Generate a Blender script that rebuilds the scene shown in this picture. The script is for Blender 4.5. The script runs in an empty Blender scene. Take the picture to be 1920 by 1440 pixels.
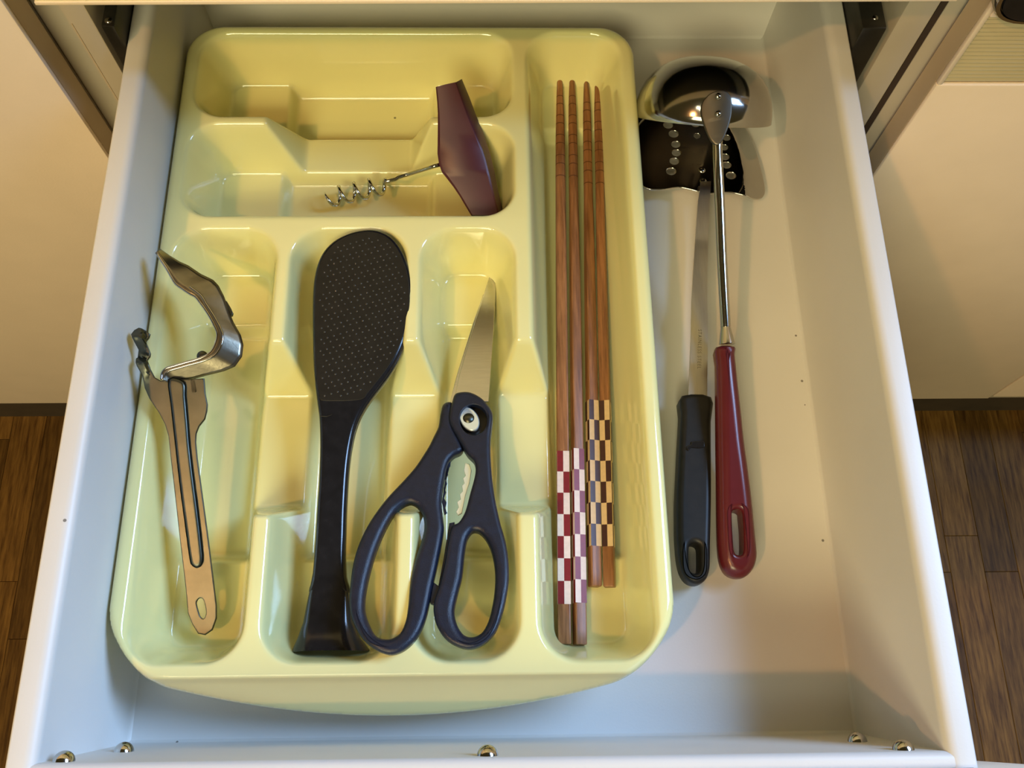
import bpy, bmesh, math, random
import numpy as np
from mathutils import Vector, Matrix

random.seed(7)
C = bpy.context.scene.collection
S = bpy.context.scene

# ------------------------------------------------------------------ camera, light, exposure
cam = bpy.data.cameras.new('camera')
cam.sensor_fit = 'HORIZONTAL'; cam.sensor_width = 36.0
cam.lens = 36.0 * 1709.21 / 1920.0
cam.clip_start = 0.01; cam.clip_end = 50
cam_ob = bpy.data.objects.new('camera', cam); C.objects.link(cam_ob)
cam_ob.matrix_world = Matrix(((0.9997778069131523, 0.005531213201286018, -0.020340660865600307, 0.0),
                              (-0.012341665286229687, 0.935872382281577, -0.3521229435588775, 0.0),
                              (0.017088595667582446, 0.3522957419032023, 0.9357327022900194, 0.45),
                              (0, 0, 0, 1)))
S.camera = cam_ob

world = bpy.data.worlds.new('world'); S.world = world
world.use_nodes = True
bg = world.node_tree.nodes['Background']
bg.inputs[0].default_value = (1.0, 0.75, 0.25, 1); bg.inputs[1].default_value = 0.05

def lamp(name, kind, loc, target, color, power, size=0.05, size_y=None):
    l = bpy.data.lights.new(name, kind); l.color = color; l.energy = power
    if kind == 'AREA':
        l.shape = 'RECTANGLE'; l.size = size; l.size_y = size_y or size
    else:
        l.shadow_soft_size = size
    o = bpy.data.objects.new(name, l); C.objects.link(o); o.location = loc
    d = Vector(target) - Vector(loc)
    o.rotation_euler = d.to_track_quat('-Z', 'Y').to_euler()
    return o
lamp('kitchen_spot_lamp', 'POINT', (-0.72, -0.55, 1.42), (0, .15, 0), (1.000, 0.471, 0.164), 28.0, 0.028)
lamp('window_daylight', 'AREA', (1.22, 0.52, 1.22), (0, .08, 0), (0.370, 0.600, 1.000), 50.0, 0.8, 0.7)
lamp('ceiling_tube_lamp', 'AREA', (-0.42, -0.50, 1.95), (-.05, .15, 0), (1.000, 0.923, 0.615), 2.6, 0.55, 0.10)
lamp('room_bounce_fill', 'AREA', (-0.60, -1.70, 1.75), (0, .15, 0), (1.000, 0.885, 0.500), 39.0, 1.1, 0.8)  # unseen soft fill added for light bounced around the room

S.view_settings.view_transform = 'Standard'
S.view_settings.look = 'None'
S.view_settings.gamma = 1.0
S.view_settings.use_curve_mapping = False
S.view_settings.exposure = 0.0

# ------------------------------------------------------------------ materials
def mat(name, color, rough=0.5, metal=0.0, noise=0.0, nscale=60, bump=0.0, bscale=400, coat=0.0, spec=0.5, specks=None, stretch=None, trans=0.0, sss=0.0, aniso=0.0):
    m = bpy.data.materials.new(name); m.use_nodes = True
    nt = m.node_tree; b = nt.nodes['Principled BSDF']
    b.inputs['Base Color'].default_value = (*color, 1)
    b.inputs['Roughness'].default_value = rough
    b.inputs['Metallic'].default_value = metal
    b.inputs['Coat Weight'].default_value = coat
    b.inputs['Coat Roughness'].default_value = 0.08
    b.inputs['Specular IOR Level'].default_value = spec
    if aniso: b.inputs['Anisotropic'].default_value = aniso
    if sss:
        b.inputs['Subsurface Weight'].default_value = sss
        b.inputs['Subsurface Radius'].default_value = (.006, .005, .0015)
        b.inputs['Subsurface Scale'].default_value = 1.0
    tc = nt.nodes.new('ShaderNodeTexCoord')
    src = tc.outputs['Object']
    if stretch:
        mp = nt.nodes.new('ShaderNodeMapping'); mp.inputs['Scale'].default_value = stretch
        nt.links.new(src, mp.inputs['Vector']); src = mp.outputs['Vector']
    col = None
    if noise:
        n = nt.nodes.new('ShaderNodeTexNoise'); n.inputs['Scale'].default_value = nscale; n.inputs['Detail'].default_value = 5
        nt.links.new(src, n.inputs['Vector'])
        r = nt.nodes.new('ShaderNodeValToRGB')
        r.color_ramp.elements[0].position = 0.3; r.color_ramp.elements[1].position = 0.7
        r.color_ramp.elements[0].color = (*[c * (1 - noise) for c in color], 1)
        r.color_ramp.elements[1].color = (*[min(1, c * (1 + noise)) for c in color], 1)
        nt.links.new(n.outputs['Fac'], r.inputs['Fac']); col = r.outputs['Color']
    if specks:
        v = nt.nodes.new('ShaderNodeTexVoronoi'); v.inputs['Scale'].default_value = specks[0]
        nt.links.new(tc.outputs['Object'], v.inputs['Vector'])
        sep = nt.nodes.new('ShaderNodeSeparateColor'); nt.links.new(v.outputs['Color'], sep.inputs[0])
        m1 = nt.nodes.new('ShaderNodeMath'); m1.operation = 'LESS_THAN'; m1.inputs[1].default_value = specks[1]
        nt.links.new(v.outputs['Distance'], m1.inputs[0])
        m2 = nt.nodes.new('ShaderNodeMath'); m2.operation = 'LESS_THAN'; m2.inputs[1].default_value = specks[2]
        nt.links.new(sep.outputs[0], m2.inputs[0])
        m3 = nt.nodes.new('ShaderNodeMath'); m3.operation = 'MULTIPLY'
        nt.links.new(m1.outputs[0], m3.inputs[0]); nt.links.new(m2.outputs[0], m3.inputs[1])
        m4 = nt.nodes.new('ShaderNodeMath'); m4.operation = 'MULTIPLY'; m4.inputs[1].default_value = 0.75
        nt.links.new(m3.outputs[0], m4.inputs[0])
        mx = nt.nodes.new('ShaderNodeMix'); mx.data_type = 'RGBA'
        nt.links.new(m4.outputs[0], mx.inputs[0])
        if col: nt.links.new(col, mx.inputs[6])
        else: mx.inputs[6].default_value = (*color, 1)
        mx.inputs[7].default_value = (.05, .035, .02, 1); col = mx.outputs[2]
    if col: nt.links.new(col, b.inputs['Base Color'])
    if bump:
        n2 = nt.nodes.new('ShaderNodeTexNoise'); n2.inputs['Scale'].default_value = bscale; n2.inputs['Detail'].default_value = 3
        nt.links.new(src, n2.inputs['Vector'])
        bp = nt.nodes.new('ShaderNodeBump'); bp.inputs['Strength'].default_value = bump; bp.inputs['Distance'].default_value = 0.0006
        nt.links.new(n2.outputs['Fac'], bp.inputs['Height']); nt.links.new(bp.outputs['Normal'], b.inputs['Normal'])
    if trans:
        out = nt.nodes['Material Output']
        t = nt.nodes.new('ShaderNodeBsdfTranslucent'); t.inputs['Color'].default_value = (*color, 1)
        ms = nt.nodes.new('ShaderNodeMixShader'); ms.inputs[0].default_value = trans
        nt.links.new(b.outputs[0], ms.inputs[1]); nt.links.new(t.outputs[0], ms.inputs[2]); nt.links.new(ms.outputs[0], out.inputs['Surface'])
    return m

def wood(name, c1, c2, scale, stretch, rough=0.45, perobj=0.0, coat=0.0, dark=None):
    m = bpy.data.materials.new(name); m.use_nodes = True
    nt = m.node_tree; b = nt.nodes['Principled BSDF']
    b.inputs['Roughness'].default_value = rough; b.inputs['Coat Weight'].default_value = coat
    tc = nt.nodes.new('ShaderNodeTexCoord'); oi = nt.nodes.new('ShaderNodeObjectInfo')
    mp = nt.nodes.new('ShaderNodeMapping'); mp.inputs['Scale'].default_value = stretch
    nt.links.new(tc.outputs['Object'], mp.inputs['Vector'])
    add = nt.nodes.new('ShaderNodeVectorMath'); add.operation = 'ADD'
    sc = nt.nodes.new('ShaderNodeVectorMath'); sc.operation = 'SCALE'; sc.inputs['Scale'].default_value = 30
    cb = nt.nodes.new('ShaderNodeCombineXYZ')
    for i in range(3): nt.links.new(oi.outputs['Random'], cb.inputs[i])
    nt.links.new(cb.outputs[0], sc.inputs[0]); nt.links.new(mp.outputs[0], add.inputs[0]); nt.links.new(sc.outputs[0], add.inputs[1])
    n = nt.nodes.new('ShaderNodeTexNoise'); n.inputs['Scale'].default_value = scale; n.inputs['Detail'].default_value = 6; n.inputs['Roughness'].default_value = .65
    nt.links.new(add.outputs[0], n.inputs['Vector'])
    r = nt.nodes.new('ShaderNodeValToRGB')
    r.color_ramp.elements[0].position = .33; r.color_ramp.elements[1].position = .66
    r.color_ramp.elements[0].color = (*c1, 1); r.color_ramp.elements[1].color = (*c2, 1)
    nt.links.new(n.outputs['Fac'], r.inputs['Fac'])
    col = r.outputs['Color']
    if perobj:
        mr = nt.nodes.new('ShaderNodeMapRange'); mr.inputs['To Min'].default_value = 1 - perobj; mr.inputs['To Max'].default_value = 1 + perobj
        nt.links.new(oi.outputs['Random'], mr.inputs['Value'])
        h = nt.nodes.new('ShaderNodeHueSaturation'); nt.links.new(mr.outputs[0], h.inputs['Value']); nt.links.new(col, h.inputs['Color'])
        col = h.outputs[0]
    nt.links.new(col, b.inputs['Base Color'])
    bp = nt.nodes.new('ShaderNodeBump'); bp.inputs['Strength'].default_value = .12; bp.inputs['Distance'].default_value = .0004
    nt.links.new(n.outputs['Fac'], bp.inputs['Height']); nt.links.new(bp.outputs[0], b.inputs['Normal'])
    return m

M = {}
M['drawer'] = mat('white_drawer_plastic', (.66, .64, .60), .42, noise=.03, nscale=14, bump=.06, bscale=900, specks=(110, .075, .045))
M['tray'] = mat('yellow_tray_plastic', (.89, .86, .41), .07, noise=.02, nscale=20, trans=.10, spec=.6, coat=.7, specks=(70, .05, .03))
M['cab'] = mat('cream_cabinet_laminate', (.95, .80, .63), .45, noise=.02, nscale=30, bump=.1, bscale=700)
M['cab_edge'] = mat('beige_carcass_board', (.50, .44, .34), .5, noise=.05, nscale=25, bump=.05)
M['cab_in'] = mat('brown_cabinet_inside', (.30, .25, .17), .6, noise=.05, nscale=25)
M['cab_side'] = mat('tan_door_edge', (.55, .44, .30), .5, noise=.05, nscale=25)
M['cream'] = mat('cream_drawer_front', (.95, .88, .62), .35, noise=.02, nscale=25)
M['ridged'] = mat('ridged_olive_panel', (.50, .44, .28), .5, noise=.04, nscale=40)
M['dark_metal'] = mat('dark_rail_metal', (.055, .052, .045), .32, .7, noise=.3, nscale=40)
M['gasket'] = mat('dark_gap_rubber', (.04, .025, .018), .7, noise=.1)
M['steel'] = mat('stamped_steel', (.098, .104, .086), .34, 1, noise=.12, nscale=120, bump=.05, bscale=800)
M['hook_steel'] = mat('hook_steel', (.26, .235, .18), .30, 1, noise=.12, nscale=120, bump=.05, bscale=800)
M['chrome'] = mat('polished_steel', (.54, .52, .48), .12, 1, noise=.05, nscale=80)
M['blade'] = mat('brushed_blade_steel', (.62, .60, .58), .24, 1, noise=.05, nscale=100, stretch=(1, 12, 1))
M['flat_steel'] = mat('satin_flat_steel', (.62, .58, .50), .30, 1, noise=.05, nscale=100, stretch=(12, 1, 1))
M['strap_steel'] = mat('satin_strap_steel', (.15, .137, .112), .42, 1, noise=.08, nscale=100)
M['underside'] = mat('shade_toned_underside', (.035, .028, .02), .7, noise=.1)  # shade under the drawer put into the colour
M['shaded_steel'] = mat('shaded_inner_steel', (.07, .055, .04), .35, 1, noise=.2, nscale=60)  # shade inside the ladle bowl put into the steel colour
M['mirror'] = mat('polished_mirror_steel', (.60, .58, .55), .05, 1, noise=.03, nscale=80)
M['cyan_steel'] = mat('bright_plated_steel', (.80, .90, .90), .25, .6, noise=.03)
M['black'] = mat('black_gloss_plastic', (.012, .012, .014), .16, noise=.2, nscale=200)
M['black_matte'] = mat('black_matte_plastic', (.012, .011, .009), .42, noise=.2, nscale=200, bump=.05, spec=.32)
M['dimple'] = mat('dimple_plastic', (.05, .047, .04), .22, noise=.1)
M['navy'] = mat('blue_black_handle_plastic', (.006, .010, .026), .36, noise=.2, nscale=300, bump=.25, bscale=2500)
M['nylon'] = mat('black_nylon', (.010, .009, .008), .30, noise=.2, nscale=90)
M['burgundy'] = mat('burgundy_plastic', (.066, .014, .023), .38, noise=.10, nscale=60)
M['red'] = mat('dark_red_plastic', (.105, .012, .015), .26, noise=.06, nscale=80)
M['check_red'] = mat('red_lacquer', (.19, .010, .012), .4, noise=.1, nscale=500)
M['check_white'] = mat('white_lacquer', (.72, .60, .54), .45, noise=.06, nscale=500)
M['check_black'] = mat('dark_brown_lacquer', (.050, .018, .016), .4, noise=.1, nscale=500)
M['check_cream'] = mat('cream_lacquer', (.68, .50, .28), .45, noise=.06, nscale=500)
M['chop'] = wood('reddish_bamboo', (.135, .052, .016), (.34, .150, .056), 90, (6, .35, 6), .38, .12)
M['groove'] = mat('burnt_groove', (.085, .03, .012), .6, noise=.1)
M['floor'] = wood('oak_parquet', (.060, .026, .005), (.185, .095, .022), 55, (5, .4, 5), .55, .30)
M['floor_gap'] = mat('parquet_joint', (.075, .036, .010), .7, noise=.1)
M['floor'].node_tree.nodes['Principled BSDF'].inputs['Specular IOR Level'].default_value = .18
M['engrave'] = mat('engraved_mark', (.22, .20, .15), .5, .5, noise=.1)
M['plinth'] = mat('dark_plinth', (.06, .045, .03), .6, noise=.1)

# ------------------------------------------------------------------ object helpers
def link(name, me, material=None, parent=None, smooth=None):
    o = bpy.data.objects.new(name, me); C.objects.link(o)
    if material is not None and not me.materials: me.materials.append(material)
    if smooth is not None:
        me.polygons.foreach_set('use_smooth', [True] * len(me.polygons))
        if smooth < 170: me.set_sharp_from_angle(angle=math.radians(smooth))
    if parent: o.parent = parent; o.matrix_parent_inverse = parent.matrix_world.inverted()
    return o

def thing(name, label, cat, loc=(0, 0, 0), group=None):
    o = bpy.data.objects.new(name, None); C.objects.link(o); o.location = loc
    o.matrix_world = Matrix.Translation(loc)
    o.empty_display_size = .02
    o['label'] = label; o['category'] = cat
    if group: o['group'] = group
    return o

def from_data(v, f):
    me = bpy.data.meshes.new('mesh'); me.from_pydata([tuple(map(float, p)) for p in v], [], [tuple(q) for q in f]); me.update()
    return me

def fix(me):
    bm = bmesh.new(); bm.from_mesh(me); bmesh.ops.recalc_face_normals(bm, faces=bm.faces); bm.to_mesh(me); bm.free(); return me

def box(name, lo, hi, m, parent=None, bevel=0.0, seg=2):
    bm = bmesh.new(); bmesh.ops.create_cube(bm, size=1)
    for v in bm.verts:
        v.co = Vector([lo[i] + (v.co[i] + .5) * (hi[i] - lo[i]) for i in range(3)])
    if bevel: bmesh.ops.bevel(bm, geom=bm.edges[:], offset=bevel, segments=seg, affect='EDGES', profile=.5)
    me = bpy.data.meshes.new('mesh'); bm.to_mesh(me); bm.free()
    return link(name, me, m, parent, 35 if bevel else None)

def catmull(p, n=6, closed=True):
    p = [Vector(q) for q in p]; L = len(p); out = []
    rng = range(L) if closed else range(L - 1)
    for i in rng:
        if closed: a, b, c, d = p[(i - 1) % L], p[i], p[(i + 1) % L], p[(i + 2) % L]
        else: a, b, c, d = p[max(i - 1, 0)], p[i], p[i + 1], p[min(i + 2, L - 1)]
        # centripetal-like damping for uneven spacing
        l1 = max((c - b).length, 1e-7)
        t1 = (c - a) * (.5 * min(1, 2 * l1 / max((c - a).length, 1e-7)))
        t2 = (d - b) * (.5 * min(1, 2 * l1 / max((d - b).length, 1e-7)))
        for k in range(n):
            t = k / n; t2_ = t * t; t3 = t2_ * t
            out.append(b * (2 * t3 - 3 * t2_ + 1) + t1 * (t3 - 2 * t2_ + t) + c * (-2 * t3 + 3 * t2_) + t2 * (t3 - t2_))
    if not closed: out.append(p[-1])
    return out

def area2(p): return .5 * sum(p[i][0] * p[(i + 1) % len(p)][1] - p[(i + 1) % len(p)][0] * p[i][1] for i in range(len(p)))

def offset_poly(p, d):
    """move a closed CCW 2D polygon inwards by d (negative d: outwards)"""
    L = len(p); out = []
    for i in range(L):
        a, b, c = Vector(p[i - 1]).to_2d(), Vector(p[i]).to_2d(), Vector(p[(i + 1) % L]).to_2d()
        e1 = (b - a); e2 = (c - b)
        if e1.length < 1e-9 or e2.length < 1e-9: out.append(b); continue
        n1 = Vector((-e1.y, e1.x)).normalized(); n2 = Vector((-e2.y, e2.x)).normalized()
        n = n1 + n2
        if n.length < .2: out.append(b + n1 * d); continue
        n.normalize(); k = max(.5, n.dot(n1))
        out.append(b + n * (d / k))
    return out

def plate(name, outline, holes, thick, bevel, plane, m, parent=None, smooth=40, seg=3, sag=None, fine=.006, fine_y=-9):
    """solid plate: top surface on z = a + b*y + c*x (plus sag(x, y)), rounded edges, real through holes"""
    rings = []
    bevels = [bevel] * (1 + len(holes)) if not isinstance(bevel, (list, tuple)) else list(bevel)
    for (poly, hole), bevel in zip([(outline, False)] + [(h, True) for h in holes], bevels):
        p = [Vector((q[0], q[1])) for q in poly]
        if area2(p) < 0: p.reverse()
        prof = []
        s = -1 if hole else 1
        for k in range(seg + 1):
            a = math.pi / 2 * k / seg
            prof.append((bevel * (1 - math.sin(a)) * s, -bevel * (1 - math.cos(a))))
        prof.insert(0, ((bevel + min(.0004, bevel * .5)) * s, 0.0))
        # top edge (inset by bevel, z 0) .. outer edge (inset 0, z -bevel) .. bottom
        prof += [(q[0], -thick - q[1]) for q in reversed(prof)]
        rings.append((p, prof, hole))
    verts = []; faces = []; tops = []; bots = []
    for p, prof, hole in rings:
        L = len(p); base = len(verts)
        for off, z in prof:
            q = offset_poly(p, off) if abs(off) > 1e-9 else p
            verts += [(v[0], v[1], z) for v in q]
        for r in range(len(prof) - 1):
            for i in range(L):
                j = (i + 1) % L
                f = (base + r * L + i, base + (r + 1) * L + i, base + (r + 1) * L + j, base + r * L + j)
                faces.append(f[::-1] if hole else f)
        tops.append([base + i for i in range(L)]); bots.append([base + (len(prof) - 1) * L + i for i in range(L)])
    bm = bmesh.new(); bv = [bm.verts.new(v) for v in verts]; bm.verts.ensure_lookup_table()
    for f in faces:
        try: bm.faces.new([bv[i] for i in f])
        except ValueError: pass
    for group in (tops, bots):
        es = []
        for g in group:
            for i in range(len(g)):
                e = bm.edges.get((bv[g[i]], bv[g[(i + 1) % len(g)]]))
                if e: es.append(e)
        bmesh.ops.triangle_fill(bm, use_beauty=True, use_dissolve=False, edges=es)
    bmesh.ops.recalc_face_normals(bm, faces=bm.faces)
    if sag:
        for _ in range(2 if fine > .005 else 4):
            long = [e for e in bm.edges if e.calc_length() > fine and max(v.co.y for v in e.verts) > fine_y]
            if long: bmesh.ops.subdivide_edges(bm, edges=long, cuts=1)
            bmesh.ops.triangulate(bm, faces=[f for f in bm.faces if len(f.verts) > 4])
    a, b = plane[0], plane[1]; c = plane[2] if len(plane) > 2 else 0
    for v in bm.verts: v.co.z += a + b * v.co.y + c * v.co.x + (sag(v.co.x, v.co.y) if sag else 0)
    me = bpy.data.meshes.new('mesh'); bm.to_mesh(me); bm.free()
    return link(name, me, m, parent, smooth)

def loft(name, secs, m, parent=None, smooth=40, cap=True):
    """secs: list of closed rings (same count)"""
    n = len(secs[0]); v = [p for s in secs for p in s]; f = []
    for r in range(len(secs) - 1):
        for i in range(n):
            j = (i + 1) % n; f.append((r * n + i, r * n + j, (r + 1) * n + j, (r + 1) * n + i))
    if cap: f.append(tuple(range(n))[::-1]); f.append(tuple((len(secs) - 1) * n + i for i in range(n)))
    return link(name, fix(from_data(v, f)), m, parent, smooth)

def ring(c, ax, ay, rx, ry, n=24, ex=2.0, ph=0.0):
    c, ax, ay = Vector(c), Vector(ax), Vector(ay); out = []
    for i in range(n):
        a = 2 * math.pi * i / n + ph; ca, sa = math.cos(a), math.sin(a)
        out.append(c + ax * (rx * math.copysign(abs(ca) ** (2 / ex), ca)) + ay * (ry * math.copysign(abs(sa) ** (2 / ex), sa)))
    return out

def tube(name, path, rad, m, parent=None, n=14, smooth=50):
    path = [Vector(p) for p in path]; L = len(path)
    r = rad if callable(rad) else (lambda t: rad)
    t0 = (path[1] - path[0]).normalized(); up = Vector((0, 0, 1)) if abs(t0.z) < .9 else Vector((1, 0, 0))
    nx = t0.cross(up).normalized(); secs = []
    for i, p in enumerate(path):
        t = (path[min(i + 1, L - 1)] - path[max(i - 1, 0)]).normalized()
        nx = (nx - t * nx.dot(t)).normalized(); ny = t.cross(nx)
        secs.append(ring(p, nx, ny, r(i / (L - 1)), r(i / (L - 1)), n))
    return loft(name, secs, m, parent, smooth)

def lathe(name, prof, c, axis, m, parent=None, n=24, smooth=40, slot=False):
    """prof: (radius, height along axis) list"""
    axis = Vector(axis).normalized(); q = Vector((0, 0, 1)).rotation_difference(axis)
    ax = q @ Vector((1, 0, 0)); ay = q @ Vector((0, 1, 0)); c = Vector(c)
    secs = [ring(c + axis * h, ax, ay, max(r, 1e-5), max(r, 1e-5), n) for r, h in prof]
    return loft(name, secs, m, parent, smooth)

def dome(r, h, k=6):
    return [(r, -.0005)] + [(r * math.cos(math.pi / 2 * i / k), h * math.sin(math.pi / 2 * i / k)) for i in range(k + 1)]

def prism(name, prof, axis, lo, hi, m, parent=None, smooth=35):
    """extrude a closed 2D profile along 'x' or 'y'; profile is (other horizontal, z)"""
    v = []
    for t in (lo, hi):
        for a, z in prof: v.append((t, a, z) if axis == 'x' else (a, t, z))
    n = len(prof); f = [(i, (i + 1) % n, n + (i + 1) % n, n + i) for i in range(n)]
    f += [tuple(range(n))[::-1], tuple(range(n, 2 * n))]
    return link(name, fix(from_data(v, f)), m, parent, smooth)

def arc(cx, cz, r, a0, a1, n=6):
    return [(cx + r * math.cos(math.radians(a0 + (a1 - a0) * i / n)), cz + r * math.sin(math.radians(a0 + (a1 - a0) * i / n))) for i in range(n + 1)]

# ------------------------------------------------------------------ room floor
FZ = -0.55
fl = box('floor', (-1.0, -.75, FZ - .03), (1.05, .40, FZ - .004), M['floor_gap']); fl['kind'] = 'structure'
PW = .0375
plank_me = {}
def plank(x, y0, y1):
    Lr = round(y1 - y0, 3)
    if Lr not in plank_me:
        bm = bmesh.new(); bmesh.ops.create_cube(bm, size=1)
        for v in bm.verts: v.co = Vector((v.co.x * (PW - .0003), v.co.y * (Lr - .0003), v.co.z * .006))
        bmesh.ops.bevel(bm, geom=[e for e in bm.edges if all(v.co.z > 0 for v in e.verts)], offset=.0004, segments=1, affect='EDGES')
        me = bpy.data.meshes.new('plank'); bm.to_mesh(me); bm.free(); me.materials.append(M['floor']); plank_me[Lr] = me
    o = bpy.data.objects.new('plank', plank_me[Lr]); C.objects.link(o)
    o.location = (x, (y0 + y1) / 2, FZ - .003); o.parent = fl
rnd = random.Random(3)
for i in range(-26, 28):
    x = .5380 + PW / 2 + (i - 14) * PW
    js = [.153 + rnd.choice((0, .04, .08, .12, .16, .2, .24)) if i != 14 else .153]
    y = js[0] - .30 * 3
    while y < .40:
        plank(x, max(y, -.75), min(y + .30, .40)) if min(y + .30, .40) - max(y, -.75) > .02 else None
        y += .30

# ------------------------------------------------------------------ cabinets
YF, YC = .2974, .3168  # fronts rise unseen above the view, heightened to block window daylight
cb = thing('base_cabinet', 'beige cabinet carcass that the open drawer slides out of', 'cabinet', (0, .5, -.45))
box('side_panel', (-.2135, YC, -.44), (-.1896, .80, .47), M['cab_edge'], cb, .0008)
box('side_panel', (.1964, YC, -.44), (.2117, .80, .47), M['cab_edge'], cb, .0008)
box('unseen_top_panel', (-.1895, YC, .455), (.1963, .80, .47), M['cab_edge'], cb)  # unseen top added to keep window light out of the carcass
box('back_panel', (-.1895, .79, -.44), (.1963, .80, .4549), M['cab_in'], cb)
box('bottom_panel', (-.1895, YC, -.44), (.1963, .789, -.42), M['cab_edge'], cb)
box('lower_front', (-.1985, YF, -.3865), (.2050, .3150, -.055), M['cab'], cb, .0012)
box('plinth', (-.2135, .34, FZ), (.2117, .36, -.44), M['plinth'], cb)
prism('panel_seam', [(-.2005, .04), (-.2000, .04), (-.2000, .10), (-.2005, .10)], 'y', YC - .0003, YC + .001, M['cab_side'], cb)
# dark metal runner brackets either side of the drawer
for s, x0, x1, nm in ((-1, -.1868, -.1803, 'l'), (1, .1803, .1925, 'r')):
    b = box('rail_bracket', (x0, .3155, .02), (x1, .44, .0995), M['dark_metal'], cb, .0012)
    b['label'] = 'dark metal runner bracket'
    lathe('rail_screw', dome(.0019, .0012), ((x0 + x1) / 2, .3190 if s < 0 else .346, .0993), (0, 0, 1), M['chrome'], b, 14)
    lathe('rail_screw', dome(.0016, .0010), ((x0 + x1) / 2 + .001 * s, .322 if s > 0 else .362, .0993), (0, 0, 1), M['chrome'], b, 14)

up = thing('upper_drawer', 'closed cream drawer front above the open drawer', 'drawer', (0, .306, .134))
box('front_panel', (-.1985, YF, .1358), (.2050, .3155, .47), M['cream'], up, .0012)
box('bottom_panel', (-.1880, .3157, .142), (.1940, .75, .147), M['underside'], up)  # unseen panel added so the turner blade mirrors something dark
box('edge_strip', (-.1985, YF - .0006, .1348), (.2050, .3160, .1365), M['cab'], up, .0003)

up.rotation_euler.y = -.0098
dl = thing('left_door', 'peach cabinet door at the left of the drawer', 'cabinet door', (-.45, .306, -.387))
box('door_panel', (-.80, YF, -.3865), (-.2125, YF + .003, .47), M['cab'], dl, .0010)
box('door_core', (-.80, YF + .003, -.3865), (-.2127, .3140, .47), M['cab_side'], dl)
nl = thing('neighbour_cabinet', 'cabinet carcass behind the peach door on the left', 'cabinet', (-.5, .5, -.45))
box('side_panel', (-.2290, YC, -.44), (-.2141, .80, .47), M['cab_edge'], nl)
box('unseen_top_panel', (-.80, YC, .455), (-.2295, .80, .47), M['cab_edge'], nl)
box('bottom_panel', (-.80, YC, -.44), (-.2295, .80, -.42), M['cab_edge'], nl)
box('plinth', (-.80, .34, FZ), (-.2141, .36, -.44), M['plinth'], nl)

nr = thing('neighbour_cabinet', 'cabinet carcass behind the tan doors on the right', 'cabinet', (.5, .5, -.45))
box('gasket', (.2119, YC + .0003, -.44), (.2153, .79, .47), M['gasket'], nr)
box('side_panel', (.2154, YC, -.44), (.2300, .80, .47), M['cab_edge'], nr, .0006)
box('unseen_top_panel', (.2301, YC, .455), (.95, .80, .47), M['cab_edge'], nr)
box('bottom_panel', (.2301, YC, -.44), (.95, .80, -.42), M['cab_edge'], nr)
box('plinth', (.2154, .34, FZ), (.95, .36, -.44), M['plinth'], nr)
dr = thing('right_door', 'tan cabinet door with ridged panel at the right of the drawer', 'cabinet door', (.35, .306, -.389))
box('door_panel', (.2222, YF, -.3888), (.4880, YF + .003, .080), M['cab'], dr, .0010)
box('door_panel', (.2222, YF, .0800), (.2250, YF + .003, .47), M['cab'], dr, .0008)
box('door_panel', (.2250, YF, .1262), (.4880, YF + .003, .47), M['cab'], dr, .0008)
box('door_core', (.2224, YF + .0031, -.3888), (.4880, .3140, .47), M['cab_side'], dr)
# ridged inset panel
pts = []; nr_ = 17; zz0, zz1 = .0806, .1255
for k in range(nr_ * 4 + 1):
    z = zz0 + (zz1 - zz0) * k / (nr_ * 4)
    pts.append((YF + .0016 + .0005 * math.cos(2 * math.pi * k / 4), z))
prof = pts + [(YF + .003, zz1), (YF + .003, zz0)]
prism('ridged_panel', prof, 'x', .2256, .4880, M['ridged'], dr, 20)
# black rounded pull with a chrome rim
hc = Vector((.2430, YF, .1470))
pull_o = [(hc.x + .0245 * math.copysign(abs(math.cos(a)) ** .75, math.cos(a)), hc.z + .0185 * math.copysign(abs(math.sin(a)) ** .75, math.sin(a))) for a in [2 * math.pi * i / 40 for i in range(40)]]
secs = []
for sc_, dy in ((1, 0), (1, -.005), (.97, -.0062), (.90, -.0062), (.88, -.0050), (.84, -.0048)):
    secs.append([(hc.x + (x - hc.x) * sc_, YF + dy, hc.z + (z - hc.z) * sc_) for x, z in pull_o])
pl = loft('pull_rim', secs, M['chrome'], dr, 50)
secs = [[(hc.x + (x - hc.x) * sc_, YF + dy, hc.z + (z - hc.z) * sc_) for x, z in pull_o] for sc_, dy in ((.88, -.0045), (.86, -.0066), (.7, -.0078), (.3, -.0084))]
loft('pull_cover', secs, M['black'], pl, 50)
d2 = thing('right_door', 'farther tan cabinet door past the seam at the right edge', 'cabinet door', (.7, .306, -.385))
box('door_panel', (.4900, YF, -.3835), (.95, YF + .003, .47), M['cab'], d2, .0010)
box('door_core', (.4902, YF + .0031, -.3835), (.95, .3140, .47), M['cab_side'], d2)

# ------------------------------------------------------------------ the open drawer
dw = thing('open_drawer', 'open white plastic drawer holding the yellow tray and utensils', 'drawer', (0, .2, -.004))
box('bottom_panel', (-.1695, -.0060, -.004), (.1695, .4000, 0), M['drawer'], dw)
def wallprof(xi, xt, xo, h=.085, r=.0045):
    """xi inner foot, xt inner top, xo outer (signed so that outer is more negative)"""
    p = [(xi, -.004), (xi + .0016, .0), (xi + .0006, .0006), (xi, .0018)]
    p += arc(xt - r, h - r, r, 8, 90, 7)
    p += arc(xo + .0012, h - .0012, .0012, 90, 180, 4)
    p += [(xo, -.004)]
    return p
pL = wallprof(-.1680, -.1690, -.1800)
prism('side_wall', pL, 'y', -.0163, .4062, M['drawer'], dw)
prism('side_wall', [(-x, z) for x, z in pL], 'y', -.0163, .4062, M['drawer'], dw)
prism('front_wall', wallprof(-.0050, -.0103, -.0165, h=.0846, r=.003), 'x', -.1785, .1785, M['drawer'], dw)
pB = wallprof(-.3980, -.3990, -.4060, h=.0846)
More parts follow.
